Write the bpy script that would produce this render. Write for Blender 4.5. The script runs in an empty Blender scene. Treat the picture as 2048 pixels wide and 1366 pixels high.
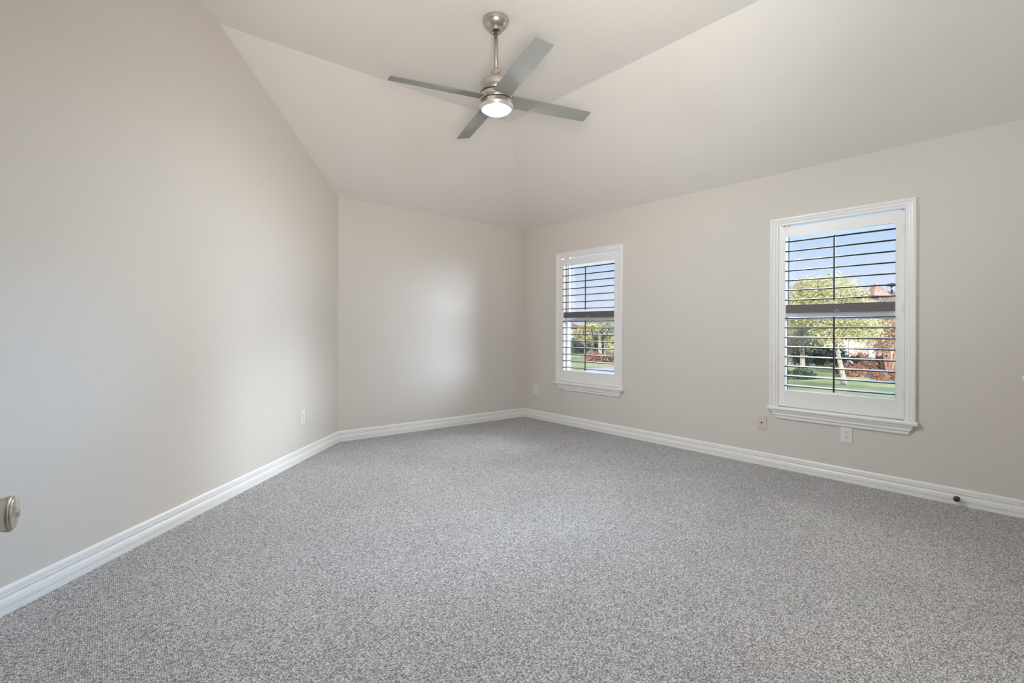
import bpy, math, random
import numpy as np
from mathutils import Vector, Matrix

S = bpy.context.scene
COL = S.collection
PI = math.pi
R = math.radians

# ---------------------------------------------------------------- camera
CAM = Vector((-4.3868, -5.0369, 1.1348))
YAW = R(39.6677)
FPX = 1015.0
cd = bpy.data.cameras.new('camera')
cam = bpy.data.objects.new('camera', cd)
COL.objects.link(cam)
cd.sensor_fit = 'HORIZONTAL'
cd.sensor_width = 36.0
cd.lens = FPX / 2048 * 36.0
cd.shift_y = -(683.0 - 659.63) / 2048
cd.clip_start = 0.02
cd.clip_end = 400
FW = Vector((math.sin(YAW), math.cos(YAW), 0))
RT = Vector((math.cos(YAW), -math.sin(YAW), 0))
UP = Vector((0, 0, 1))
ROLL = R(0.2585)
rt = RT * math.cos(ROLL) + UP * math.sin(ROLL)
up = UP * math.cos(ROLL) - RT * math.sin(ROLL)
m = Matrix((rt, up, -FW)).transposed().to_4x4()
m.translation = CAM
cam.matrix_world = m
S.camera = cam


def gp(px, depth, z=0.0):
    """point of the place that lies at this depth along the picture column px"""
    p = CAM + (FW + RT * ((px - 1024) / FPX)) * depth
    return Vector((p.x, p.y, z))


# ---------------------------------------------------------------- light and exposure
S.view_settings.view_transform = 'Standard'
S.view_settings.look = 'None'
S.view_settings.exposure = 0.0
S.view_settings.gamma = 1.0
S.view_settings.use_curve_mapping = False
try:
    S.cycles.use_denoising = True
    S.cycles.max_bounces = 16
    S.cycles.diffuse_bounces = 10
    S.cycles.transparent_max_bounces = 24
    S.cycles.sample_clamp_indirect = 6.0
    S.cycles.caustics_reflective = False
    S.cycles.caustics_refractive = False
except Exception:
    pass

W = bpy.data.worlds.new('sky')
S.world = W
W.use_nodes = True
wn = W.node_tree
wn.nodes.clear()
tc = wn.nodes.new('ShaderNodeTexCoord')
sx = wn.nodes.new('ShaderNodeSeparateXYZ')
rp = wn.nodes.new('ShaderNodeValToRGB')
bg = wn.nodes.new('ShaderNodeBackground')
wo = wn.nodes.new('ShaderNodeOutputWorld')
wn.links.new(tc.outputs['Generated'], sx.inputs[0])
wn.links.new(sx.outputs['Z'], rp.inputs[0])
wn.links.new(rp.outputs[0], bg.inputs[0])
wn.links.new(bg.outputs[0], wo.inputs[0])
cr = rp.color_ramp
cr.elements[0].position = 0.0
cr.elements[0].color = (0.74, 0.78, 0.94, 1)
cr.elements[1].position = 1.0
cr.elements[1].color = (0.26, 0.46, 0.86, 1)
e = cr.elements.new(0.09)
e.color = (0.66, 0.76, 0.95, 1)
e = cr.elements.new(0.20)
e.color = (0.45, 0.64, 0.92, 1)
bg.inputs[1].default_value = 1.1


def lamp(name, kind, energy, color, loc=(0, 0, 0), direction=None, **kw):
    d = bpy.data.lights.new(name, kind)
    d.energy = energy
    d.color = color
    for k, v in kw.items():
        setattr(d, k, v)
    o = bpy.data.objects.new(name, d)
    COL.objects.link(o)
    o.location = loc
    if direction is not None:
        o.rotation_euler = Vector(direction).to_track_quat('-Z', 'Y').to_euler()
    return o


SUN_DIR = Vector((0.88, 0.30, -0.205))
lamp('sun', 'SUN', 10.0, (1.0, 0.92, 0.78), direction=SUN_DIR, angle=R(0.6))


def window_spot(name, energy, color, src, dst, size, cone):
    """daylight is an added spot aimed in at one window from out of view"""
    return lamp(name, 'SPOT', energy, color, loc=src, direction=Vector(dst) - Vector(src), spot_size=R(cone), spot_blend=0.6, shadow_soft_size=size)


# second, broad soft sun added to brighten the far corner through both windows
lamp('fill_sun', 'SUN', 19.0, (0.74, 0.83, 1.0), direction=(-0.58, 0.81, -0.14), angle=R(46))
# unseen spots added outside the windows to brighten walls and carpet
window_spot('sky_fill', 2300.0, (0.86, 0.92, 1.0), (4.5, -1.5, 3.55), (0, -1.1, 1.3), 0.8, 30)
window_spot('sky_fill', 2000.0, (0.26, 0.58, 1.0), (6.0, -5.3, 2.75), (0, -3.63, 1.3), 0.6, 22)
window_spot('sky_fill', 1900.0, (1.0, 0.93, 0.85), (3.2, -2.1, 3.75), (0, -3.63, 1.3), 0.6, 32)
# unseen spots added below the sills, standing in for ground bounce
window_spot('ground_fill', 160.0, (1.0, 0.70, 0.40), (3.0, -1.4, -0.35), (0, -1.1, 1.3), 0.22, 40)
window_spot('ground_fill', 160.0, (1.0, 0.70, 0.40), (3.0, -4.3, -0.35), (0, -3.63, 1.3), 0.22, 40)
# fill spots added beside the camera, aimed up at the ceiling
lamp('ceiling_fill', 'SPOT', 196.0, (0.93, 0.99, 1.0), loc=(-4.2, -5.0, 1.55),
     direction=(3.2, 1.0, 1.6), spot_size=R(80), spot_blend=1.0, shadow_soft_size=0.20)
lamp('ceiling_fill', 'SPOT', 375.0, (1.0, 0.92, 0.83), loc=(-4.2, -5.0, 1.20),
     direction=(1.6, 2.2, 1.9), spot_size=R(80), spot_blend=1.0, shadow_soft_size=0.30)
FAN_GLOW = 750.0

# ---------------------------------------------------------------- materials


def mat(name, color=(0.8, 0.8, 0.8), rough=0.5, metal=0.0, spec=0.5, coat=0.0):
    mt = bpy.data.materials.new(name)
    mt.use_nodes = True
    b = mt.node_tree.nodes['Principled BSDF']
    b.inputs['Base Color'].default_value = (*color, 1)
    b.inputs['Roughness'].default_value = rough
    b.inputs['Metallic'].default_value = metal
    b.inputs['Specular IOR Level'].default_value = spec
    b.inputs['Coat Weight'].default_value = coat
    return mt


def nd(mt, typ, **kw):
    n = mt.node_tree.nodes.new(typ)
    for k, v in kw.items():
        setattr(n, k, v)
    return n


def lk(mt, a, b):
    mt.node_tree.links.new(a, b)


def bsdf(mt):
    return mt.node_tree.nodes['Principled BSDF']


def coords(mt, scale=1.0, rot=(0, 0, 0)):
    t = nd(mt, 'ShaderNodeTexCoord')
    mp = nd(mt, 'ShaderNodeMapping')
    mp.inputs['Scale'].default_value = (scale,) * 3 if isinstance(scale, (int, float)) else scale
    mp.inputs['Rotation'].default_value = rot
    lk(mt, t.outputs['Object'], mp.inputs[0])
    return mp.outputs[0]


def ramp(mt, fac, stops):
    r = nd(mt, 'ShaderNodeValToRGB')
    el = r.color_ramp.elements
    el[0].position, el[0].color = stops[0][0], (*stops[0][1], 1)
    el[1].position, el[1].color = stops[-1][0], (*stops[-1][1], 1)
    for p, c in stops[1:-1]:
        q = el.new(p)
        q.color = (*c, 1)
    lk(mt, fac, r.inputs[0])
    return r.outputs[0]


def noise(mt, co, scale, detail=2.0, rough=0.5):
    n = nd(mt, 'ShaderNodeTexNoise')
    n.inputs['Scale'].default_value = scale
    n.inputs['Detail'].default_value = detail
    n.inputs['Roughness'].default_value = rough
    lk(mt, co, n.inputs['Vector'])
    return n.outputs['Fac']


def bump(mt, h, strength, dist):
    b = nd(mt, 'ShaderNodeBump')
    b.inputs['Strength'].default_value = strength
    b.inputs['Distance'].default_value = dist
    lk(mt, h, b.inputs['Height'])
    lk(mt, b.outputs[0], bsdf(mt).inputs['Normal'])


def paint(name, color, rough=0.6, spec=0.25, tex=0.25):
    mt = mat(name, color, rough, spec=spec)
    co = coords(mt)
    bump(mt, noise(mt, co, 170, 3, 0.6), tex, 0.002)
    return mt


M = {}
M['wall'] = paint('greige_wall_paint', (0.675, 0.642, 0.598))
M['ceiling'] = paint('pale_ceiling_paint', (0.76, 0.735, 0.705), tex=0.35)
M['trim'] = mat('white_trim_paint', (0.84, 0.84, 0.835), 0.32)
M['shutter'] = mat('white_shutter_paint', (0.86, 0.86, 0.855), 0.35)
M['shaded'] = mat('shaded_white_rail', (0.13, 0.115, 0.115), 0.45)  # white like the other rails; its shade is put into the colour
M['louver'] = mat('shaded_louver', (0.010, 0.011, 0.014), 0.7, spec=0.12)  # shade on louver edges and undersides put into the colour
M['louver_top'] = mat('lit_louver_face', (0.66, 0.67, 0.69), 0.6, spec=0.2)  # sky-lit top of the louvers put into the colour
M['rod'] = mat('shaded_rod', (0.020, 0.022, 0.028), 0.4)  # white rod against the light, its shade put into the colour
M['vinyl'] = mat('window_vinyl', (0.72, 0.75, 0.80), 0.4)
M['vinyl_tan'] = mat('tan_vinyl', (0.60, 0.57, 0.47), 0.45)
M['gasket'] = mat('dark_gasket', (0.05, 0.07, 0.09), 0.6)
M['plate'] = mat('white_plastic', (0.80, 0.80, 0.79), 0.3)
M['almond'] = mat('almond_plastic', (0.66, 0.60, 0.52), 0.35)
M['slot'] = mat('dark_slot', (0.02, 0.018, 0.016), 0.6)
M['blade'] = mat('silver_blade_paint', (0.265, 0.268, 0.26), 0.75, spec=0.12)
M['steel_dark'] = mat('dark_bronze_metal', (0.10, 0.095, 0.09), 0.25, metal=0.9)
M['black'] = mat('black_gap', (0.012, 0.010, 0.009), 0.6)
M['concrete'] = mat('pale_concrete', (0.44, 0.435, 0.43), 0.9)

# brushed nickel, faint lathe lines
mt = mat('brushed_nickel', (0.58, 0.55, 0.50), 0.26, metal=1.0)
co = coords(mt, (30, 30, 700))
bump(mt, noise(mt, co, 1.0, 2), 0.08, 0.001)
M['nickel'] = mt
M['ring'] = mat('bright_nickel_ring', (0.82, 0.80, 0.77), 0.32, metal=0.9)
M['satin'] = mat('satin_nickel', (0.42, 0.39, 0.35), 0.5, metal=0.8)
mt = mat('polished_nickel', (0.66, 0.64, 0.61), 0.12, metal=1.0)
M['chrome'] = mt

# light diffuser
mt = bpy.data.materials.new('lit_diffuser')
mt.use_nodes = True
b = bsdf(mt)
b.inputs['Base Color'].default_value = (0.9, 0.9, 0.88, 1)
b.inputs['Emission Color'].default_value = (0.88, 0.925, 0.97, 1)
b.inputs['Emission Strength'].default_value = FAN_GLOW
M['lens'] = mt

# pane of thin glass
mt = bpy.data.materials.new('clear_glass')
mt.use_nodes = True
mt.node_tree.nodes.clear()
out = nd(mt, 'ShaderNodeOutputMaterial')
tr = nd(mt, 'ShaderNodeBsdfTransparent')
tr.inputs[0].default_value = (0.97, 0.985, 0.98, 1)
gl = nd(mt, 'ShaderNodeBsdfGlossy')
gl.inputs['Roughness'].default_value = 0.02
fr = nd(mt, 'ShaderNodeFresnel')
fr.inputs[0].default_value = 1.35
mx = nd(mt, 'ShaderNodeMixShader')
lk(mt, fr.outputs[0], mx.inputs[0])
lk(mt, tr.outputs[0], mx.inputs[1])
lk(mt, gl.outputs[0], mx.inputs[2])
lk(mt, mx.outputs[0], out.inputs[0])
M['glass'] = mt

# loop pile carpet: rows of small loops, two yarns
mt = mat('berber_loop_carpet', (0.4, 0.4, 0.4), 0.95, spec=0.05)
co = coords(mt, (1, 1, 0), (0, 0, R(1)))
wob = nd(mt, 'ShaderNodeTexNoise')
wob.inputs['Scale'].default_value = 9.0
lk(mt, co, wob.inputs['Vector'])
va = nd(mt, 'ShaderNodeVectorMath', operation='SCALE')
va.inputs['Scale'].default_value = 0.007
lk(mt, wob.outputs['Color'], va.inputs[0])
vb = nd(mt, 'ShaderNodeVectorMath', operation='ADD')
lk(mt, co, vb.inputs[0])
lk(mt, va.outputs[0], vb.inputs[1])
sc = nd(mt, 'ShaderNodeMapping')
sc.inputs['Scale'].default_value = (140, 185, 0.0)
lk(mt, vb.outputs[0], sc.inputs[0])
vo = nd(mt, 'ShaderNodeTexVoronoi', feature='F1', distance='EUCLIDEAN')
vo.inputs['Scale'].default_value = 1.0
vo.inputs['Randomness'].default_value = 0.60
lk(mt, sc.outputs[0], vo.inputs['Vector'])
loop = ramp(mt, vo.outputs['Distance'], [(0.0, (1, 1, 1)), (0.42, (0.72, 0.72, 0.72)), (0.78, (0.10, 0.10, 0.10)), (1.0, (0.0, 0.0, 0.0))])
yarn = nd(mt, 'ShaderNodeSeparateColor')
lk(mt, vo.outputs['Color'], yarn.inputs[0])
yc = ramp(mt, yarn.outputs[0], [(0.0, (0.47, 0.46, 0.46)), (0.35, (0.63, 0.625, 0.63)), (0.7, (0.77, 0.77, 0.78)), (1.0, (0.92, 0.92, 0.93))])
patch = ramp(mt, noise(mt, co, 2.2, 3), [(0.3, (0.93, 0.93, 0.93)), (0.7, (1.04, 1.04, 1.04))])
mm = nd(mt, 'ShaderNodeMix', data_type='RGBA', blend_type='MULTIPLY')
mm.inputs[0].default_value = 1.0
lk(mt, yc, mm.inputs[6])
lk(mt, patch, mm.inputs[7])
m2 = nd(mt, 'ShaderNodeMix', data_type='RGBA', blend_type='MIX')
lk(mt, loop, m2.inputs[0])
m2.inputs[6].default_value = (0.095, 0.092, 0.095, 1)
lk(mt, mm.outputs[2], m2.inputs[7])
lk(mt, m2.outputs[2], bsdf(mt).inputs['Base Color'])
bump(mt, loop, 0.6, 0.004)
M['carpet'] = mt


def mottled(name, stops, scale, detail=4, rough=0.9, bumpd=0.0):
    mt = mat(name, stops[0][1], rough, spec=0.1)
    co = coords(mt)
    n = noise(mt, co, scale, detail, 0.6)
    lk(mt, ramp(mt, n, stops), bsdf(mt).inputs['Base Color'])
    if bumpd:
        bump(mt, n, 0.6, bumpd)
    return mt


M['lawn'] = mottled('lawn_grass', [(0.30, (0.13, 0.19, 0.08)), (0.46, (0.25, 0.29, 0.13)), (0.58, (0.40, 0.38, 0.19)), (0.72, (0.50, 0.45, 0.28))], 0.25, 6)
M['mulch'] = mottled('bed_mulch', [(0.3, (0.09, 0.06, 0.045)), (0.6, (0.19, 0.13, 0.10)), (0.75, (0.32, 0.25, 0.20))], 3.0, 6)
M['bark_pale'] = mottled('pale_bark', [(0.3, (0.17, 0.155, 0.14)), (0.7, (0.33, 0.31, 0.285))], 9, 5, bumpd=0.03)
M['bark_red'] = mottled('red_brown_bark', [(0.3, (0.17, 0.09, 0.06)), (0.7, (0.32, 0.19, 0.14))], 9, 5, bumpd=0.02)
M['roof'] = mottled('brown_shingles', [(0.3, (0.12, 0.085, 0.07)), (0.7, (0.22, 0.16, 0.14))], 4, 5)
M['roof_red'] = mottled('red_tiles', [(0.3, (0.22, 0.15, 0.13)), (0.7, (0.33, 0.245, 0.215))], 4, 5)


def brick(name, c1, c2, mortar):
    mt = mat(name, c1, 0.9, spec=0.1)
    t = nd(mt, 'ShaderNodeTexCoord')
    sp = nd(mt, 'ShaderNodeSeparateXYZ')
    lk(mt, t.outputs['Object'], sp.inputs[0])
    ad = nd(mt, 'ShaderNodeMath', operation='ADD')
    lk(mt, sp.outputs[0], ad.inputs[0])
    lk(mt, sp.outputs[1], ad.inputs[1])
    cb = nd(mt, 'ShaderNodeCombineXYZ')
    lk(mt, ad.outputs[0], cb.inputs[0])
    lk(mt, sp.outputs[2], cb.inputs[1])
    bt = nd(mt, 'ShaderNodeTexBrick')
    bt.inputs['Scale'].default_value = 4.5
    bt.inputs['Color1'].default_value = (*c1, 1)
    bt.inputs['Color2'].default_value = (*c2, 1)
    bt.inputs['Mortar'].default_value = (*mortar, 1)
    lk(mt, cb.outputs[0], bt.inputs['Vector'])
    lk(mt, bt.outputs[0], bsdf(mt).inputs['Base Color'])
    return mt


M['brick_red'] = brick('red_brick', (0.27, 0.14, 0.115), (0.36, 0.21, 0.17), (0.42, 0.37, 0.34))
M['brick_grey'] = brick('grey_brick', (0.20, 0.185, 0.205), (0.25, 0.235, 0.255), (0.30, 0.29, 0.30))
M['brick_own'] = brick('tan_brick', (0.26, 0.20, 0.17), (0.31, 0.25, 0.20), (0.36, 0.33, 0.31))


def leafmat(name, stops, scale=1.3):
    mt = mat(name, stops[0][1], 0.6, spec=0.2)
    co = coords(mt)
    n = noise(mt, co, scale, 5, 0.75)
    c = ramp(mt, n, stops)
    lk(mt, c, bsdf(mt).inputs['Base Color'])
    tl = nd(mt, 'ShaderNodeBsdfTranslucent')
    lk(mt, c, tl.inputs[0])
    mx = nd(mt, 'ShaderNodeMixShader')
    mx.inputs[0].default_value = 0.40
    lk(mt, bsdf(mt).outputs[0], mx.inputs[1])
    lk(mt, tl.outputs[0], mx.inputs[2])
    lk(mt, mx.outputs[0], mt.node_tree.nodes['Material Output'].inputs[0])
    return mt


M['leaf_yellow'] = leafmat('yellow_green_leaves', [(0.30, (0.07, 0.085, 0.05)), (0.42, (0.27, 0.27, 0.15)), (0.54, (0.52, 0.48, 0.25)), (0.68, (0.75, 0.71, 0.55))], 3.2)
M['leaf_olive'] = leafmat('olive_leaves', [(0.32, (0.08, 0.10, 0.075)), (0.48, (0.30, 0.31, 0.22)), (0.66, (0.58, 0.58, 0.45))], 3.0)
M['leaf_pink'] = leafmat('leaf_pink_foliage', [(0.3, (0.20, 0.13, 0.095)), (0.5, (0.36, 0.23, 0.165)), (0.7, (0.46, 0.36, 0.26))], 2.5)
M['leaf_dark'] = leafmat('leaf_dark_foliage', [(0.3, (0.02, 0.045, 0.032)), (0.5, (0.05, 0.085, 0.065)), (0.72, (0.13, 0.17, 0.14))], 3.0)
M['leaf_flower'] = leafmat('leaf_flower_foliage', [(0.3, (0.13, 0.06, 0.045)), (0.5, (0.30, 0.16, 0.11)), (0.7, (0.46, 0.36, 0.28))], 4.0)

# ---------------------------------------------------------------- mesh helpers


class MB:
    def __init__(s):
        s.v = []
        s.f = []
        s.smooth = []

    def add(s, vs, fs, smooth=False):
        b = len(s.v)
        s.v += [tuple(p) for p in vs]
        s.f += [tuple(b + i for i in f) for f in fs]
        s.smooth += [smooth] * len(fs)
        return s

    def box(s, a, b):
        x0, y0, z0 = (min(a[i], b[i]) for i in range(3))
        x1, y1, z1 = (max(a[i], b[i]) for i in range(3))
        v = [(x0, y0, z0), (x1, y0, z0), (x1, y1, z0), (x0, y1, z0), (x0, y0, z1), (x1, y0, z1), (x1, y1, z1), (x0, y1, z1)]
        return s.add(v, [(3, 2, 1, 0), (4, 5, 6, 7), (0, 1, 5, 4), (1, 2, 6, 5), (2, 3, 7, 6), (3, 0, 4, 7)])

    def prism(s, poly, off):
        """polygon (3-D points, facing the room) given thickness along off"""
        n = len(poly)
        o = Vector(off)
        v = [Vector(p) for p in poly] + [Vector(p) + o for p in poly]
        f = [tuple(range(n)), tuple(range(2 * n - 1, n - 1, -1))]
        f += [(i, i + n, (i + 1) % n + n, (i + 1) % n) for i in range(n)]
        return s.add(v, f)

    def loft(s, rings, close=True, caps=True, smooth=False):
        n = len(rings[0])
        v = [p for r in rings for p in r]
        f = []
        for k in range(len(rings) - 1):
            for i in range(n if close else n - 1):
                j = (i + 1) % n
                f.append((k * n + i, k * n + j, (k + 1) * n + j, (k + 1) * n + i))
        s.add(v, f, smooth)
        if caps and close:
            b = len(s.v) - len(v)
            s.f += [tuple(b + i for i in range(n - 1, -1, -1)), tuple(b + (len(rings) - 1) * n + i for i in range(n))]
            s.smooth += [False, False]
        return s

    def lathe(s, prof, axis=(0, 0, 1), origin=(0, 0, 0), n=48, smooth=True):
        """profile of (radius, height) turned about an axis"""
        a = Vector(axis).normalized()
        e1 = a.orthogonal().normalized()
        e2 = a.cross(e1)
        o = Vector(origin)
        rings = []
        for r, h in prof:
            rings.append([o + a * h + (e1 * math.cos(2 * PI * i / n) + e2 * math.sin(2 * PI * i / n)) * max(r, 1e-5) for i in range(n)])
        return s.loft(rings, smooth=smooth)

    def tube(s, pts, rad, n=8, smooth=True):
        rings = []
        pts = [Vector(p) for p in pts]
        prev = None
        for i, p in enumerate(pts):
            d = (pts[min(i + 1, len(pts) - 1)] - pts[max(i - 1, 0)]).normalized()
            e1 = (prev - d * prev.dot(d)).normalized() if prev is not None and (prev - d * prev.dot(d)).length > 1e-4 else d.orthogonal().normalized()
            prev = e1
            e2 = d.cross(e1)
            r = rad[i] if isinstance(rad, (list, tuple)) else rad
            rings.append([p + (e1 * math.cos(2 * PI * k / n) + e2 * math.sin(2 * PI * k / n)) * r for k in range(n)])
        return s.loft(rings, smooth=smooth)

    def build(s, name, material, parent=None, origin=(0, 0, 0), bevel=0.0):
        o0 = Vector(origin)
        me = bpy.data.meshes.new(name)
        me.from_pydata([tuple(Vector(p) - o0) for p in s.v], [], s.f)
        me.materials.append(material)
        me.polygons.foreach_set('use_smooth', s.smooth)
        me.update()
        import bmesh
        bm = bmesh.new()
        bm.from_mesh(me)
        bmesh.ops.recalc_face_normals(bm, faces=bm.faces)
        bm.to_mesh(me)
        bm.free()
        o = bpy.data.objects.new(name, me)
        COL.objects.link(o)
        if parent is not None:
            o.parent = parent
        else:
            o.location = o0
        if bevel:
            bv = o.modifiers.new('bevel', 'BEVEL')
            bv.width = bevel
            bv.segments = 2
            bv.limit_method = 'ANGLE'
        return o


def tag(o, label=None, cat=None, group=None, kind=None):
    for k, v in (('label', label), ('category', cat), ('group', group), ('kind', kind)):
        if v:
            o[k] = v
    return o


def empty(name, loc, rot=(0, 0, 0), **kw):
    o = bpy.data.objects.new(name, None)
    COL.objects.link(o)
    o.empty_display_size = 0.1
    o.location = loc
    o.rotation_euler = rot
    return tag(o, **kw)


def copy_tree(o, parent=None):
    c = o.copy()
    COL.objects.link(c)
    c.parent = parent
    for ch in list(o.children):
        copy_tree(ch, c)
    return c


# ---------------------------------------------------------------- room shell
H = 2.44          # wall height at the right and back walls
HF = 3.107        # flat middle of the ceiling
DR, DB = 1.326, 1.293
LX = -2.48
LANG = R(44.515)
LD = Vector((-math.sin(LANG), -math.cos(LANG), 0))   # along the slanting left wall, towards the camera
LN = Vector((math.cos(LANG), -math.sin(LANG), 0))    # its normal, into the room
LP = Vector((LX, 0, 0))
SL = 3.60
MP = LP + LD * SL                                     # far end of the left wall
YF = -5.13                                            # wall with the doorway, behind the camera
HL = 2.458
TB = DB / math.cos(LANG)
BP = LP + LD * TB
XW = MP.x
D0, D1, DH = -4.76, -3.86, 2.06                       # doorway


def V(x, y, z):
    return Vector((x, y, z))


def Z(p, z):
    return Vector((p.x, p.y, z))


WT = 0.165
MB().prism([V(XW - .2, .2, 0), V(.13, .2, 0), V(.13, YF - WT, 0), V(XW - .2, YF - WT, 0)], (0, 0, -0.1)).build('floor', M['carpet'])
tag(bpy.data.objects['floor'], kind='structure')

# back wall, left wall, side wall
o = MB().prism([V(LX, 0, 0), V(0, 0, 0), V(0, 0, H), V(LX, 0, HL)], (0, WT, 0)).build('wall_back', M['wall'])
tag(o, kind='structure')
o = MB().prism([LP, MP, Z(MP, HF), Z(BP, HF), Z(LP, HL)], -LN * WT).build('wall_left', M['wall'])
tag(o, kind='structure')
o = MB().prism([V(XW, MP.y, 0), V(XW, YF, 0), V(XW, YF, HF), V(XW, MP.y, HF)], (-WT, 0, 0)).build('wall_side', M['wall'])
tag(o, kind='structure')
# wall with the doorway
w = MB()
w.prism([V(XW, YF, 0), V(D0, YF, 0), V(D0, YF, HF), V(XW, YF, HF)], (0, -WT, 0))
w.prism([V(D0, YF, DH), V(D1, YF, DH), V(D1, YF, HF), V(D0, YF, HF)], (0, -WT, 0))
w.prism([V(D1, YF, 0), V(0, YF, 0), V(0, YF, H), V(-DR, YF, HF), V(D1, YF, HF)], (0, -WT, 0))
tag(w.build('wall_front', M['wall']), kind='structure')
# the hall beyond the doorway
hy = YF - WT
w = MB()
w.box((-5.6, hy - 1.3, -.02), (-5.5, hy, 2.5))
w.box((-3.0, hy - 1.3, -.02), (-2.9, hy, 2.5))
w.box((-5.6, hy - 1.4, -.02), (-2.9, hy - 1.3, 2.5))
w.box((-5.6, hy - 1.4, 2.5), (-2.9, hy, 2.6))
tag(w.build('wall_hall', M['wall']), kind='structure')
tag(MB().box((-5.6, hy - 1.4, -.1), (-2.9, YF - WT - .001, -.001)).build('floor_hall', M['carpet']), kind='structure')

# windows: y of the casing's outer edges
WIN = [(-0.6063, -1.6144), (-3.1455, -4.124)]
CAS = 0.064
ZT, ZB = 2.063, 0.512
OPEN = [(a - CAS, b + CAS) for a, b in WIN]
OT, OB = 2.045, 0.512

w = MB()
ys = [0.0]
for a, b in OPEN:
    ys += [a, b]
ys += [YF - WT]
for k in range(0, len(ys), 2):
    w.box((0, ys[k], 0), (WT, ys[k + 1], H))
for a, b in OPEN:
    w.box((0, a, 0), (WT, b, OB - .03))
    w.box((0, a, OT), (WT, b, H))
tag(w.build('wall_right', M['wall']), kind='structure')
# brick outer skin of the house
w = MB()
for k in range(0, len(ys), 2):
    w.box((WT, ys[k] + (.3 if k == 0 else 0), -1.9), (WT + .012, ys[k + 1], 2.6))
for a, b in OPEN:
    w.box((WT, a, -1.9), (WT + .012, b, OB - .03))
    w.box((WT, a, OT), (WT + .012, b, 2.6))
tag(w.build('wall_outside', M['brick_own']), kind='structure')

# ceiling: back slope, right slope, flat middle
AP = V(-DR, -DB, HF)
w = MB()
t = .08
w.prism([V(0, 0, H), AP, Z(BP, HF), V(LX, 0, HL)], (0, 0, t))
w.prism([V(0, 0, H), V(0, YF, H), V(-DR, YF, HF), AP], (0, 0, t))
w.prism([AP, V(-DR, YF, HF), V(XW, YF, HF), Z(MP, HF), Z(BP, HF)], (0, 0, t))
tag(w.build('ceiling', M['ceiling']), kind='structure')
# roof of the house itself, which shades the nearer lawn
w = MB()
w.prism([V(.75, 1.2, 2.45), V(.75, -9, 2.45), V(-5.6, -9, 6.0), V(-5.6, 1.2, 6.0)], (0, 0, .12))
w.prism([V(-5.6, 1.2, 6.0), V(-5.6, -9, 6.0), V(-12, -9, 2.45), V(-12, 1.2, 2.45)], (0, 0, .12))
tag(w.build('roof', M['roof']), kind='structure')

# ---------------------------------------------------------------- baseboards
BH = 0.1075
BPROF = [(0, 0), (.016, 0), (.016, .0225), (.0110, .0240), (.0110, .0272), (.0165, .0290), (.0165, .0450), (.0105, .0468), (.0105, .0502),
         (.0140, .0520), (.0100, .060), (.0085, .067), (.0120, .0745), (.0120, .0775), (.0070, .079), (.0070, .0825), (.0105, .0845), (.0095, .098), (.006, .1055), (.003, BH), (0, BH)]


def base(name, a, b, n, ta, tb):
    """baseboard from a to b on a wall with normal n; ta, tb are the mitre tangents at its ends"""
    a, b, n = Vector(a), Vector(b), Vector(n)
    d = (b - a).normalized()
    ra = [a + n * x + UP * z + d * (x * ta) for x, z in BPROF]
    rb = [b + n * x + UP * z - d * (x * tb) for x, z in BPROF]
    return tag(MB().loft([ra, rb]).build(name, M['trim']), kind='structure')


tg = math.tan(R(22.5))
base('baseboard_left', MP, LP, LN, -math.tan(R(22.5)) * 0 + 0.4, tg)
base('baseboard_back', LP, (0, 0, 0), (0, -1, 0), tg, 1)
base('baseboard_right', (0, 0, 0), (0, YF, 0), (-1, 0, 0), 1, 1)
base('baseboard_front', (0, YF, 0), (D1 + .07, YF, 0), (0, 1, 0), 1, 0)
base('baseboard_side', (XW, YF, 0), MP, (1, 0, 0), 1, 0.4)

# ---------------------------------------------------------------- windows
CPROF = [(0, 0), (0, .020), (.006, .024), (.016, .024), (.020, .018), (.030, .016), (.034, .019), (.044, .017), (.048, .012), (.058, .012), (.064, .009), (.064, 0)]


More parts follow.
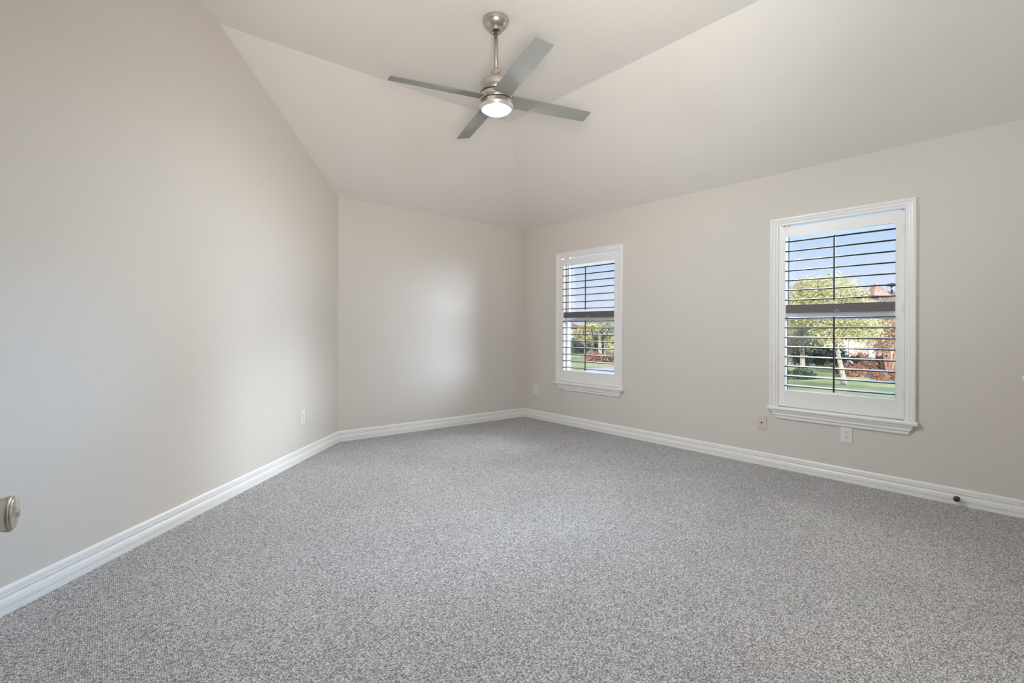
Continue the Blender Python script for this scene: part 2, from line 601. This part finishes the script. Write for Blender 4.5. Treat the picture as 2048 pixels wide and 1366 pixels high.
def window(idx, a, b):
    root = empty('window_%d' % idx, (0, (a + b) / 2, ZB), kind='structure')
    og = root.location
    oa, ob = a - CAS, b + CAS
    # casing: two legs and a head, mitred
    w = MB()

    def sec(k, corner):
        r = []
        for u, h in CPROF:
            if corner == 'bl':
                r.append((-h, a - u, ZB))
            elif corner == 'tl':
                r.append((-h, a - u, ZT - u))
            elif corner == 'tr':
                r.append((-h, b + u, ZT - u))
            else:
                r.append((-h, b + u, ZB))
        return r
    w.loft([sec(0, c) for c in ('bl', 'tl', 'tr', 'br')])
    w.build('window_casing', M['trim'], root, og)
    # stool with rounded nose and horns
    w = MB()
    pr = [(WT - .03, .482), (-.030, .482), (-.037, .485), (-.041, .492), (-.041, .502), (-.037, .509), (-.030, .512), (WT - .03, .512)]
    inner = [(x, z) for x, z in pr]
    w.loft([[(x, a + .013, z) for x, z in [(0.0, .482)] + pr[1:7] + [(0.0, .512)]], [(x, b - .013, z) for x, z in [(0.0, .482)] + pr[1:7] + [(0.0, .512)]]])
    w.box((0, oa, .483), (WT - .03, ob, .511))
    w.build('window_sill', M['trim'], root, og)
    # apron, its ends returned on a slant
    ap = [(-.030, .482, .012), (-.030, .474, .014), (-.024, .466, .018), (-.020, .455, .024), (-.022, .452, .026), (-.022, .446, .029), (-.016, .440, .032), (-.013, .432, .037), (-.013, .420, .043), (-.009, .414, .047), (0, .414, .047), (0, .482, .012)]
    w = MB().loft([[(x, a - i, z) for x, z, i in ap], [(x, b + i, z) for x, z, i in ap]])
    w.build('window_apron', M['trim'], root, og)
    # jamb lining
    w = MB()
    w.box((0, oa, OB), (WT, oa - .006, OT))
    w.box((0, ob, OB), (WT, ob + .006, OT))
    w.box((0, oa, OT), (WT, ob, OT - .006))
    w.build('window_jamb', M['trim'], root, og)
    # vinyl window: frame, two sashes, meeting rail
    ia, ib = oa - .006, ob + .006
    w = MB()
    for (y0, y1) in ((ia, ia - .010), (ib, ib + .010)):
        w.box((.062, y0, OB), (.118, y1, OT - .006))
    w.box((.062, ia, OT - .006), (.118, ib, OT - .014))
    w.box((.062, ia, OB), (.118, ib, OB + .03))
    w.build('window_frame', M['vinyl_tan'], root, og)
    ja, jb = ia - .010, ib + .010
    zs = [OB + .03, 1.262, OT - .013]
    for k, x in ((0, .070), (1, .092)):
        z0, z1 = zs[k], zs[k + 1]
        w = MB()
        sw = .022
        lo = .045 if k == 0 else .034
        hi = .034 if k == 0 else .016
        w.box((x, ja, z0), (x + .018, ja - sw, z1))
        w.box((x, jb, z0), (x + .018, jb + sw, z1))
        w.box((x, ja - sw, z0), (x + .018, jb + sw, z0 + lo))
        w.box((x, ja - sw, z1 - hi), (x + .018, jb + sw, z1))
        sash = w.build('sash', M['vinyl'], root, og)
        w = MB()
        g = .005
        ya, yb, za, zb = ja - sw, jb + sw, z0 + lo, z1 - hi
        w.box((x + .001, ya, za), (x + .006, ya - g, zb))
        w.box((x + .001, yb, za), (x + .006, yb + g, zb))
        w.build('gasket', M['gasket'], sash, og)
        MB().box((x + .007, ya + .002, za - .002), (x + .011, yb - .002, zb + .002)).build('glass', M['glass'], sash, og)
    return root


for i, (a, b) in enumerate(WIN):
    window(i + 1, a, b)

# ---------------------------------------------------------------- plantation shutters
PX0, PX1 = -.006, .022      # thickness of the panel


def shutter(a, b, label):
    pa, pb = a - CAS - .004, b + CAS + .004
    zt, zb = 1.985, .519
    st = .053
    fa, fb = pa - st, pb + st
    r_top, r_bot = 1.905, .652
    d0, d1 = 1.281, 1.349
    mid = (pa + pb) / 2
    root = empty('plantation_shutter', (0, mid, zb), label=label, cat='shutter', group='plantation shutters in the window wall')
    og = root.location
    for y0, y1 in ((pa, fa), (pb, fb)):
        MB().box((PX0, y0, zb), (PX1, y1, zt)).build('stile', M['shutter'], root, og, .0015)
    MB().box((PX0 + .001, fa, r_top), (PX1 - .001, fb, zt - .0005)).build('top_rail', M['shutter'], root, og, .0015)
    MB().box((PX0 + .001, fa, zb + .0005), (PX1 - .001, fb, r_bot)).build('bottom_rail', M['shutter'], root, og, .0015)
    tag(MB().box((PX0 + .001, fa, d0), (PX1 - .001, fb, d1)).build('divider_rail', M['shaded'], root, og, .0015), label='white rail across the middle, its shade put into the colour')
    # one louver: a flat ellipse in section, its room edge tipped down a little
    N = 18
    tip = R(5.0)
    ww, hh = .0385, .0054

    def ring(y):
        r = []
        for i in range(N):
            u, v = ww * math.cos(2 * PI * i / N), hh * math.sin(2 * PI * i / N)
            r.append((.008 + u * math.cos(tip) - v * math.sin(tip), y, u * math.sin(tip) + v * math.cos(tip)))
        return r
    proto = None
    for z0, z1, n in ((d1, r_top, 7), (r_bot, d0, 8)):
        for k in range(n):
            z = z0 + (z1 - z0) * (k + .5) / n
            if proto is None:
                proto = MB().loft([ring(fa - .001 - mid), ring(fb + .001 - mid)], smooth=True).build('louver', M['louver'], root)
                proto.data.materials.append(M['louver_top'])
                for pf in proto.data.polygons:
                    pf.material_index = 1 if pf.normal.z > .95 else 0  # lit top and shaded rest painted onto each louver
                lv = proto
            else:
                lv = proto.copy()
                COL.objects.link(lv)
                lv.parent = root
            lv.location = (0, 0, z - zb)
    tag(proto, label='slat with its shade and lit top put into the colour')
    # tilt rods in front of the louvers
    for z0, z1 in ((1.370, 1.868), (.668, 1.246)):
        ry = mid + .006
        tag(MB().box((-.041, ry + .006, z0), (-.031, ry - .006, z1)).build('tilt_rod', M['rod'], root, og, .002), label='upright rod with its shade put into the colour')
    # wire catches for the rods
    for z in (1.905, 1.281):
        cy = mid - .004
        pts = [(-.007, cy + .009 * math.cos(t), z + .008 + .012 * math.sin(t)) for t in [PI * i / 10 for i in range(11)]]
        pts = [(-.009, cy + .009, z + .001)] + pts + [(-.009, cy - .009, z + .001)]
        MB().tube(pts, .0018, 6).build('rod_catch', M['plate'], root, og)
    # hinges on the right-hand stile
    for z in (1.86, 1.30, .70):
        w = MB()
        w.box((PX0 - .003, pb + .016, z - .032), (PX0 + .001, pb - .010, z + .032))
        w.lathe([(.0035, -.034), (.0045, -.033), (.0045, .033), (.0035, .034)], (0, 0, 1), (PX0 - .004, pb - .001, z), 12)
        w.build('hinge', M['plate'], root, og)
    return root


shutter(*WIN[0], 'white plantation shutter in the narrow-looking window nearest the room corner')
shutter(*WIN[1], 'white plantation shutter in the large window above the duplex outlet')

# ---------------------------------------------------------------- wall plates


def frame_on(o, n):
    """turn a plate that faces -Y so it faces n"""
    o.rotation_euler = Vector((0, -1, 0)).rotation_difference(Vector(n)).to_euler()


def plate_bm(w=.078, h=.119, d=.006):
    mb = MB()
    r = []
    for x, y in ((0, 0), (.0, .003), (.003, d)):
        r.append([(-w / 2 + x, -y, -h / 2 + x), (w / 2 - x, -y, -h / 2 + x), (w / 2 - x, -y, h / 2 - x), (-w / 2 + x, -y, h / 2 - x)])
    return mb.loft(r)


def outlet(loc, n, label, group='wall outlets'):
    root = empty('duplex_outlet', loc, label=label, cat='outlet', group=group)
    frame_on(root, n)
    plate_bm().build('cover_plate', M['plate'], root)
    for z in (.0195, -.0195):
        pr = [(.0172 * math.cos(t), max(-.0125, min(.0125, .0172 * math.sin(t)))) for t in [2 * PI * i / 40 for i in range(40)]]
        f = MB().loft([[(x, -.006, z + y) for x, y in pr], [(x * .97, -.0078, z + y * .97) for x, y in pr]]).build('receptacle', M['plate'], root)
        w = MB()
        w.box((-.0075, -.0083, z + .001), (-.0050, -.0074, z + .0085))
        w.box((.0050, -.0083, z + .001), (.0072, -.0074, z + .0075))
        w.lathe([(.0032, .0074), (.0032, .0083)], (0, -1, 0), (0, 0, z - .0062), 12)
        w.build('slot', M['slot'], f)
        w = MB()
        ring = [(x * 1.02, y * 1.02) for x, y in pr]
        rin = [(x * 1.10, y * 1.10) for x, y in pr]
        w.loft([[(x, -.0063, z + y) for x, y in ring], [(x, -.0063, z + y) for x, y in rin], [(x, -.0058, z + y) for x, y in rin]], caps=False)
        w.build('rim', M['almond'], f)
    MB().lathe([(.003, .0055), (.003, .0066), (.0015, .0072)], (0, -1, 0), (0, 0, 0), 12).build('screw', M['plate'], root)
    return root


p = LP + LD * .714 + LN * .0005
outlet((p.x, p.y, .370), LN, 'white duplex outlet on the left slanting wall beside the room corner')
outlet((-.0005, -.241, .374), (-1, 0, 0), 'white duplex outlet on the window wall close to the far corner')
outlet((-.0005, -3.705, .353), (-1, 0, 0), 'white duplex outlet tucked under the sill of the large window')
root = empty('cable_plate', (-.0005, -3.078, .3575), label='almond cable wall plate with one dark jack left of the large window', cat='wall plate')
frame_on(root, (-1, 0, 0))
plate_bm(.074, .112, .005).build('cover_plate', M['almond'], root)
MB().lathe([(.0062, .004), (.0062, .007), (.0048, .0072), (.0048, .012), (.0040, .012), (.0040, .008)], (0, -1, 0), (0, 0, 0), 20).build('jack', M['slot'], root)
for z in (.042, -.042):
    MB().lathe([(.003, .0045), (.003, .0055), (.0015, .0060)], (0, -1, 0), (0, 0, z), 12).build('screw', M['almond'], root)

# door stop on the right baseboard
root = empty('door_stop', (-.0125, -4.345, .047), label='small dark metal door stop on the baseboard at far right', cat='door stop')
MB().lathe([(.010, 0), (.010, .003), (.006, .005), (.005, .020), (.009, .024), (.0165, .028), (.0185, .035), (.0165, .043), (.010, .049), (.001, .051)], (-1, 0, 0), (0, 0, 0), 28).build('stop_knob', M['steel_dark'], root)
MB().lathe([(.011, .0), (.011, .002), (.0085, .0035), (.0055, .0036)], (-1, 0, 0), (-.003, .002, -.0195), 20).build('white_disc', M['trim'], root)  # small white disc on the baseboard below the knob

# white fitting at the right-hand edge of the picture
root = empty('wall_hook', (0, -4.660, .855), label='white rounded wall hook on the window wall at the right picture edge', cat='hook')
MB().lathe([(.020, 0), (.020, .003), (.012, .007), (.008, .014), (.010, .022), (.016, .028), (.018, .034), (.013, .040), (.001, .043)], (-1, 0, 0), (0, 0, 0), 28).build('hook_peg', M['plate'], root)

# ---------------------------------------------------------------- door by the camera
KD = .60
kp = CAM + (FW + RT * ((-17 - 1024) / FPX)) * KD
KZ = CAM.z - (1033 - 659.6 + 4.5) / FPX * KD
kn = (RT * math.cos(R(32)) + FW * math.sin(R(32))).normalized()   # the way the knob points
kd = Vector((-kn.y, kn.x, 0))                                       # along the leaf, away from the hinge
if kd.dot(FW) < 0:
    kd = -kd
face = Vector((kp.x, kp.y, 0)) - kn * .045
root = empty('door_1', face - kd * .78, kind='structure')
og = root.location
w = MB()
c0, c1 = face + kd * .060, face - kd * .78
w.prism([Z(c0, .012), Z(c1, .012), Z(c1, 2.03), Z(c0, 2.03)], -kn * .035)
w.build('door_leaf', M['trim'], root, og, .002)
kb = MB()
kb.lathe([(.032, 0), (.032, .004), (.027, .008), (.014, .011), (.0125, .018), (.0170, .023), (.0188, .030), (.0192, .045), (.0194, .055), (.0208, .0590), (.0212, .0625), (.0200, .0645)], kn, Z(face, KZ), 48)
kb.build('door_knob', M['nickel'], root, og)
kb = MB().lathe([(.0200, .0640), (.0175, .0665), (.010, .0675), (.0055, .0675), (.0050, .0700), (.001, .0702)], kn, Z(face, KZ), 40)
kb.build('knob_face', M['chrome'], root, og)
# white casing round the doorway
w = MB()
for x0, x1 in ((D0 - .06, D0), (D1, D1 + .06)):
    w.box((x0, YF, 0), (x1, YF + .014, DH + .06))
w.box((D0, YF, DH), (D1, YF + .014, DH + .06))
tag(w.build('trim_1', M['trim']), kind='structure')

# ---------------------------------------------------------------- ceiling fan
FA = Vector((-2.412, -2.480, 3.06))                       # ball joint
fn = Vector((.0045, .0290, 1)).normalized()               # the rod hangs a touch off plumb
fan = empty('ceiling_fan', (FA.x, FA.y, HF), label='brushed nickel ceiling fan with four grey blades and a lit round lens', cat='ceiling fan')
og = fan.location


def on(h):
    """point of the rod axis that has this height"""
    return FA + fn * ((h - FA.z) / fn.z)


# canopy: rolled rim, bell, collar ring
cp = [(.060, 3.108), (.083, 3.108), (.0845, 3.105), (.0845, 3.099), (.082, 3.096), (.0825, 3.092), (.0805, 3.082), (.074, 3.069), (.063, 3.057), (.050, 3.049), (.043, 3.0465), (.0425, 3.044), (.0440, 3.041), (.0440, 3.036), (.040, 3.031), (.034, 3.029), (.026, 3.031), (.022, 3.036), (.022, 3.046)]
MB().lathe([(r, z - 3.06) for r, z in cp], (0, 0, 1), FA, 64).build('canopy', M['nickel'], fan, og)
MB().lathe([(.030, -.008), (.024, -.014), (.012, -.018)], fn, FA, 32).build('hanger_ball', M['black'], fan, og)
MB().tube([on(3.055), on(2.76)], .0125, 24).build('downrod', M['satin'], fan, og)
MB().lathe([(.012, .012), (.024, .012), (.031, .007), (.033, -.002), (.033, -.034), (.036, -.042), (.034, -.044)], fn, on(2.776), 40).build('coupling', M['nickel'], fan, og)
e1 = fn.orthogonal().normalized()
e2 = fn.cross(e1)
for k in range(4):
    a = R(35 + 90 * k)
    d = e1 * math.cos(a) + e2 * math.sin(a)
    MB().lathe([(.0042, 0), (.0042, .002)], d, on(2.752) + d * .0325, 10).build('set_screw', M['black'], fan, og)
HB = 2.585           # plane of the blades
mo = [(.030, 2.737), (.050, 2.734), (.078, 2.722), (.096, 2.706), (.1035, 2.692), (.105, 2.682), (.105, 2.630), (.1035, 2.6285), (.098, 2.628)]
MB().lathe([(r, z - HB) for r, z in mo], fn, on(HB), 72).build('motor_housing', M['nickel'], fan, og)
MB().lathe([(.096, 2.632 - HB), (.099, 2.631 - HB), (.099, 2.568 - HB), (.096, 2.567 - HB)], fn, on(HB), 64).build('inner_core', M['black'], fan, og)
hb = [(.098, 2.6225), (.1035, 2.622), (.105, 2.6205), (.105, 2.5815), (.1035, 2.580), (.098, 2.5795)]
MB().lathe([(r, z - HB) for r, z in hb], fn, on(HB), 72).build('blade_hub', M['nickel'], fan, og)
lr = [(.098, 2.5735), (.1035, 2.573), (.1055, 2.571), (.1055, 2.553), (.108, 2.551), (.1085, 2.546), (.1070, 2.541), (.1020, 2.538), (.1005, 2.535), (.1015, 2.532), (.1000, 2.528), (.0940, 2.5255), (.0860, 2.5245), (.0825, 2.5255), (.0815, 2.532)]
MB().lathe([(r, z - HB) for r, z in lr], fn, on(HB), 72).build('light_ring', M['ring'], fan, og)
ln = [(.0812, 2.5320), (.0810, 2.5255), (.0795, 2.5205), (.074, 2.5160), (.062, 2.5120), (.043, 2.5093), (.022, 2.5080), (.0005, 2.5076)]
MB().lathe([(r, z - HB) for r, z in ln], fn, on(HB), 64).build('light_lens', M['lens'], fan, og)
# blades: thin tapered boards with softened corners, pitched
b1 = Vector((1, 0, -.0045)).normalized()
b1 = (b1 - fn * b1.dot(fn)).normalized()
b2 = fn.cross(b1)
PH, PIT = 164.15, R(-12.8)
pl = [(.082, -.058), (.30, -.0565), (.666, -.0515), (.672, -.0455), (.672, .0455), (.666, .0515), (.30, .0565), (.082, .058)]
for k in range(4):
    a = R(PH + 90 * k)
    u = b1 * math.cos(a) + b2 * math.sin(a)
    t = -b1 * math.sin(a) + b2 * math.cos(a)
    tt = t * math.cos(PIT) + fn * math.sin(PIT)
    nn = u.cross(tt)
    c = on(2.598)
    top = [c + u * x + tt * y + nn * .0028 for x, y in pl]
    bot = [c + u * x + tt * y - nn * .0028 for x, y in pl]
    MB().loft([bot, top]).build('blade', M['blade'], fan, og, .0015)

# ---------------------------------------------------------------- outside
GZ = -1.90
K = 1.75
rng = np.random.default_rng(7)
w = MB()
w.prism([V(-.2, -60, GZ), V(120, -60, GZ), V(120, 110, GZ), V(-.2, 110, GZ)], (0, 0, -.3))
tag(w.build('ground', M['lawn']), kind='structure')


def leaves(blobs, n, size, seed, flat=.6):
    """a cloud of single leaves filling the given ellipsoids, thickest near their skins"""
    g = np.random.default_rng(seed)
    vol = np.array([b[1][0] * b[1][1] * b[1][2] for b in blobs]) ** .75
    cnt = (vol / vol.sum() * n).astype(int)
    P = []
    for (c, r), k in zip(blobs, cnt):
        d = g.normal(size=(k, 3))
        d /= np.linalg.norm(d, axis=1)[:, None]
        rad = g.uniform(.25, 1.0, k) ** .45 * (1 + .18 * g.normal(size=k))
        P.append(np.array(c) + d * rad[:, None] * np.array(r))
    P = np.concatenate(P)
    k = len(P)
    a = g.normal(size=(k, 3))
    a[:, 2] *= flat
    a /= np.linalg.norm(a, axis=1)[:, None]
    b = np.cross(a, g.normal(size=(k, 3)))
    b /= np.linalg.norm(b, axis=1)[:, None]
    s = size * g.uniform(.6, 1.3, k)[:, None]
    vs = np.stack([P - a * s, P + b * s * .5, P + a * s, P - b * s * .5], 1).reshape(-1, 3)
    mb = MB()
    mb.v = [tuple(x) for x in vs]
    mb.f = [(4 * i, 4 * i + 1, 4 * i + 2, 4 * i + 3) for i in range(k)]
    mb.smooth = [False] * k
    return mb


def fast_build(mb, name, material, parent, og):
    me = bpy.data.meshes.new(name)
    o0 = Vector(og)
    me.from_pydata([(p[0] - o0.x, p[1] - o0.y, p[2] - o0.z) for p in mb.v], [], mb.f)
    me.materials.append(material)
    me.update()
    o = bpy.data.objects.new(name, me)
    COL.objects.link(o)
    if parent is not None:
        o.parent = parent
    return o


def tree(name, px, depth, height, crown_r, trunk_r, leafm, barkm, label, cat='tree', stems=1, crown_z=None, n=5000, size=.09, seed=1, lean=(0, 0), squash=.75, group=None):
    g = random.Random(seed)
    depth, height, crown_r, trunk_r, size = depth * K, height * K, crown_r * K, trunk_r * K, size * K
    if crown_z is not None:
        crown_z *= K
    b = gp(px, depth, GZ)
    root = empty(name, b, label=label, cat=cat, group=group)
    cz = crown_z if crown_z is not None else height * .62
    cc = b + Vector((lean[0], lean[1], cz))
    w = MB()
    for s in range(stems):
        ang = 2 * PI * s / max(stems, 1) + g.random()
        spread = 0 if stems == 1 else crown_r * .35
        tip = cc + Vector((math.cos(ang) * spread, math.sin(ang) * spread, crown_r * .1))
        st = b + Vector((math.cos(ang), math.sin(ang), 0)) * (0 if stems == 1 else trunk_r * 1.6)
        mid = st.lerp(tip, .5) + Vector((g.uniform(-.1, .1), g.uniform(-.1, .1), 0))
        w.tube([st - UP * .02, st + UP * .25, mid, tip], [trunk_r * 1.35, trunk_r, trunk_r * .8, trunk_r * .35], 9)
        for q in range(4):
            a2 = ang + q * PI / 2 + g.uniform(-.4, .4)
            o2 = mid.lerp(tip, .2 + .2 * q)
            en = o2 + Vector((math.cos(a2), math.sin(a2), .7)) * crown_r * .75
            w.tube([o2, o2.lerp(en, .5) + UP * .08, en], [trunk_r * .45, trunk_r * .3, trunk_r * .1], 6)
    w.build('trunk', barkm, root, b)
    blobs = []
    for q in range(11):
        a2 = g.uniform(0, 2 * PI)
        rr = crown_r * math.sqrt(g.uniform(.05, .75))
        rz = g.uniform(-.85, .85) * crown_r * squash
        br = crown_r * g.uniform(.34, .52)
        blobs.append(((cc.x + math.cos(a2) * rr, cc.y + math.sin(a2) * rr, cc.z + rz), (br, br, br * .72)))
    fast_build(leaves(blobs, n, size, seed), 'foliage', leafm, root, b)
    return root


GT = 'trees on the lawns outside'
tree('shade_tree', 1688, 16.5, 3.4, 1.35, .075, M['leaf_yellow'], M['bark_pale'], 'yellow-green tree with a slim pale trunk behind the middle of the large window', crown_z=2.45, n=15000, size=.042, seed=3, lean=(-.75, .6), squash=.66, group=GT)
tree('shade_tree', 1606, 21.5, 4.2, 1.75, .10, M['leaf_olive'], M['bark_pale'], 'greyish olive tree behind the left side of the large window', crown_z=2.3, n=12000, size=.05, seed=11, squash=.6, group=GT)
tree('shade_tree', 1768, 25.0, 3.4, 1.55, .09, M['leaf_yellow'], M['bark_pale'], 'low yellow tree in front of the red roof peak', crown_z=2.6, n=11000, size=.05, seed=23, squash=.42, group=GT)
tree('crape_myrtle', 1780, 20.0, 2.4, .95, .045, M['leaf_pink'], M['bark_red'], 'small pinkish tree with several red-brown stems at the right of the large window', stems=5, crown_z=1.55, n=4500, size=.042, seed=5, squash=.5, group=GT)
tree('shade_tree', 1204, 33.5, 2.4, 1.35, .13, M['leaf_olive'], M['bark_pale'], 'grey-green tree with a forked trunk on the far lawn behind the corner window', stems=2, crown_z=1.65, n=6500, size=.075, seed=8, squash=.45, group=GT)
tree('shade_tree', 1170, 29.0, 2.3, .75, .06, M['leaf_yellow'], M['bark_pale'], 'small yellow tree in front of the grey house behind the corner window', crown_z=1.65, n=3500, size=.06, seed=13, squash=.6, group=GT)
tree('shade_tree', 1236, 30.0, 1.6, .8, .06, M['leaf_yellow'], M['bark_pale'], 'bushy yellow tree at the right edge of the corner window', crown_z=.85, n=3000, size=.06, seed=17, squash=.5, group=GT)


def bush(name, px, depth, r, h, m_, label, cat='shrub', n=1800, size=.06, seed=1, wide=None, group=None):
    wide = (wide or r) * K
    depth, r, h, size = depth * K, r * K, h * K, size * K
    b = gp(px, depth, GZ)
    root = empty(name, b, label=label, cat=cat, group=group)
    g = random.Random(seed)
    blobs = []
    for q in range(9):
        t = g.uniform(-1, 1) * (wide - r * .4)
        blobs.append(((b.x + RT.x * t + g.uniform(-.3, .3) * r, b.y + RT.y * t + g.uniform(-.3, .3) * r, b.z + h * g.uniform(.35, .65)), (r * .6, r * .6, h * .42)))
    fast_build(leaves(blobs, n, size, seed, .9), 'foliage', m_, root, b)
    for q in range(5):
        t = (q - 2) / 2.5 * (wide - r * .4)
        p0 = b + RT * t
        MB().tube([p0 - UP * .02, p0 + UP * h * .3, p0 + Vector((g.uniform(-.1, .1), g.uniform(-.1, .1), h * .7))], [.03, .022, .008], 6).build('stem', M['bark_red'], root, b)
    return root


GB = 'shrubs in the gardens outside'
bush('hedge', 1636, 25.2, .5, 1.25, M['leaf_dark'], 'dark green hedge against the house left of the porch', 'hedge', n=5000, wide=1.25, seed=2, group=GB)
bush('shrub', 1742, 21.9, .45, .75, M['leaf_flower'], 'rust and cream shrub below the porch window', n=2600, wide=.9, seed=4, group=GB)
bush('shrub', 1792, 17.6, .35, .40, M['leaf_flower'], 'rusty shrub on the lawn before the crape myrtle', n=2200, wide=.75, seed=6, group=GB)
bush('shrub', 1710, 19.4, .35, .50, M['leaf_flower'], 'low reddish shrub at the foot of the white porch column', n=1600, wide=.6, seed=9, group=GB)
bush('shrub', 1600, 18.2, .35, .40, M['leaf_dark'], 'small dark shrub on the lawn before the olive tree', n=1400, wide=.5, seed=10, group=GB)
bush('shrub', 1213, 27.0, .55, .55, M['leaf_flower'], 'long row of red flowering shrubs beside the pale driveway', n=2400, size=.08, wide=1.1, seed=12, group=GB)
bush('hedge', 1188, 37.5, .7, 1.1, M['leaf_dark'], 'dark hedge behind the forked tree on the far lawn', 'hedge', n=4200, size=.10, wide=2.0, seed=14, group=GB)

# driveway and planting bed, slabs on the lawn
w = MB()
q = [gp(px, d * K, GZ) for px, d in ((1178, 22.5), (1300, 26.0), (1420, 21.0), (1300, 13.0), (1090, 15.0))]
w.prism([Z(p, GZ + .02) for p in q], (0, 0, -.06))
tag(w.build('driveway', M['concrete']), kind='structure')
w = MB()
q = [gp(px, d * K, GZ) for px, d in ((1660, 26.0), (1860, 26.0), (1860, 18.5), (1760, 18.5), (1690, 20.0))]
w.prism([Z(p, GZ + .03) for p in q], (0, 0, -.06))
tag(w.build('planting_bed', M['mulch']), kind='structure')


def house(name, px0, px1, depth, wall_h, ridge_h, deep, wm, rm, label, wins, cols=(), peak=None):
    depth, wall_h, ridge_h, deep = depth * K, wall_h * K, ridge_h * K, deep * K
    wins = [tuple(q * K for q in x) for x in wins]
    cols = [q * K for q in cols]
    peak = tuple(q * K for q in peak) if peak else None
    a, b = gp(px0, depth, GZ), gp(px1, depth, GZ)
    x = (b - a).normalized()
    y = Vector((-x.y, x.x, 0))
    if y.dot(FW) < 0:
        y = -y
    L = (b - a).length
    root = empty(name, (a + b) / 2, label=label, cat='house')
    og = root.location

    def P(u, v, z):
        return a + x * u + y * v + UP * z
    MB().prism([P(0, 0, -.05), P(L, 0, -.05), P(L, deep, -.05), P(0, deep, -.05)], (0, 0, wall_h + .05)).build('wall', wm, root, og)
    ov = .4
    e = [P(-ov, -ov, wall_h - .05), P(L + ov, -ov, wall_h - .05), P(L + ov, deep + ov, wall_h - .05), P(-ov, deep + ov, wall_h - .05)]
    hp = min(L, deep) * .5
    r0, r1 = P(hp, deep / 2, ridge_h), P(L - hp, deep / 2, ridge_h)
    w = MB()
    w.add(e + [r0, r1], [(0, 1, 5, 4), (1, 2, 5), (2, 3, 4, 5), (3, 0, 4), (3, 2, 1, 0)])
    w.build('roof', rm, root, og)
    for (u, z0, z1, ww) in wins:
        f = MB()
        f.box((0, 0, 0), (0, 0, 0))
        f = MB().prism([P(u, -.04, z0), P(u + ww, -.04, z0), P(u + ww, -.04, z1), P(u, -.04, z1)], y * .06).build('window', M['trim'], root, og)
        MB().prism([P(u + .08, -.05, z0 + .08), P(u + ww - .08, -.05, z0 + .08), P(u + ww - .08, -.05, z1 - .08), P(u + .08, -.05, z1 - .08)], y * .012).build('pane', M['vinyl_tan'], f, og)
    for u in cols:
        w = MB()
        w.box((-.19, -.19, 0), (.19, .19, .3))
        w.box((-.13, -.13, .3), (.13, .13, wall_h - .3))
        w.box((-.19, -.19, wall_h - .3), (.19, .19, wall_h))
        w.v = [tuple(P(u, -1.2, 0) + x * p[0] + y * p[1] + UP * p[2]) for p in w.v]
        w.build('column', M['trim'], root, og)
    if peak:
        u, v, ww, z0, z1 = peak
        w = MB()
        base4 = [P(u - ww, v - ww, z0), P(u + ww, v - ww, z0), P(u + ww, v + ww, z0), P(u - ww, v + ww, z0)]
        w.add(base4 + [P(u, v, z1)], [(0, 1, 4), (1, 2, 4), (2, 3, 4), (3, 0, 4), (3, 2, 1, 0)])
        w.build('roof_peak', M['roof_red'], root, og)
        w = MB()
        c = P(u + ww * 1.05, v - ww, z1 - .30)
        w.lathe([(.09, -.9), (.09, 0)], UP, c, 10)
        w.lathe([(.04, .16), (.40, .08), (.46, .0), (.46, -.14), (.09, -.20)], UP, c, 24)
        w.build('roof_vent', M['steel_dark'], root, og)
    return root


house('house', 1612, 2050, 28.0, 2.75, 4.25, 7.0, M['brick_red'], M['roof'], 'red brick house with a brown roof and white porch posts across the street',
      [(2.55, .9, 2.0, .75), (1.0, .8, 1.9, .9)], cols=(1.75, 2.05, 3.1), peak=(5.44, 2.2, .52, 3.85, 4.65))
house('house', 1440, 1590, 38.0, 3.2, 5.2, 6.0, M['brick_grey'], M['roof'], 'grey house seen at the left edge of the large window', [(1.2, 1.0, 2.2, .9)])
house('house', 1010, 1176, 42.0, 1.9, 2.9, 6.0, M['brick_grey'], M['roof'], 'grey house with small pale windows beyond the corner window', [(5.9, .9, 1.5, .35), (6.4, .5, 1.2, .3)])
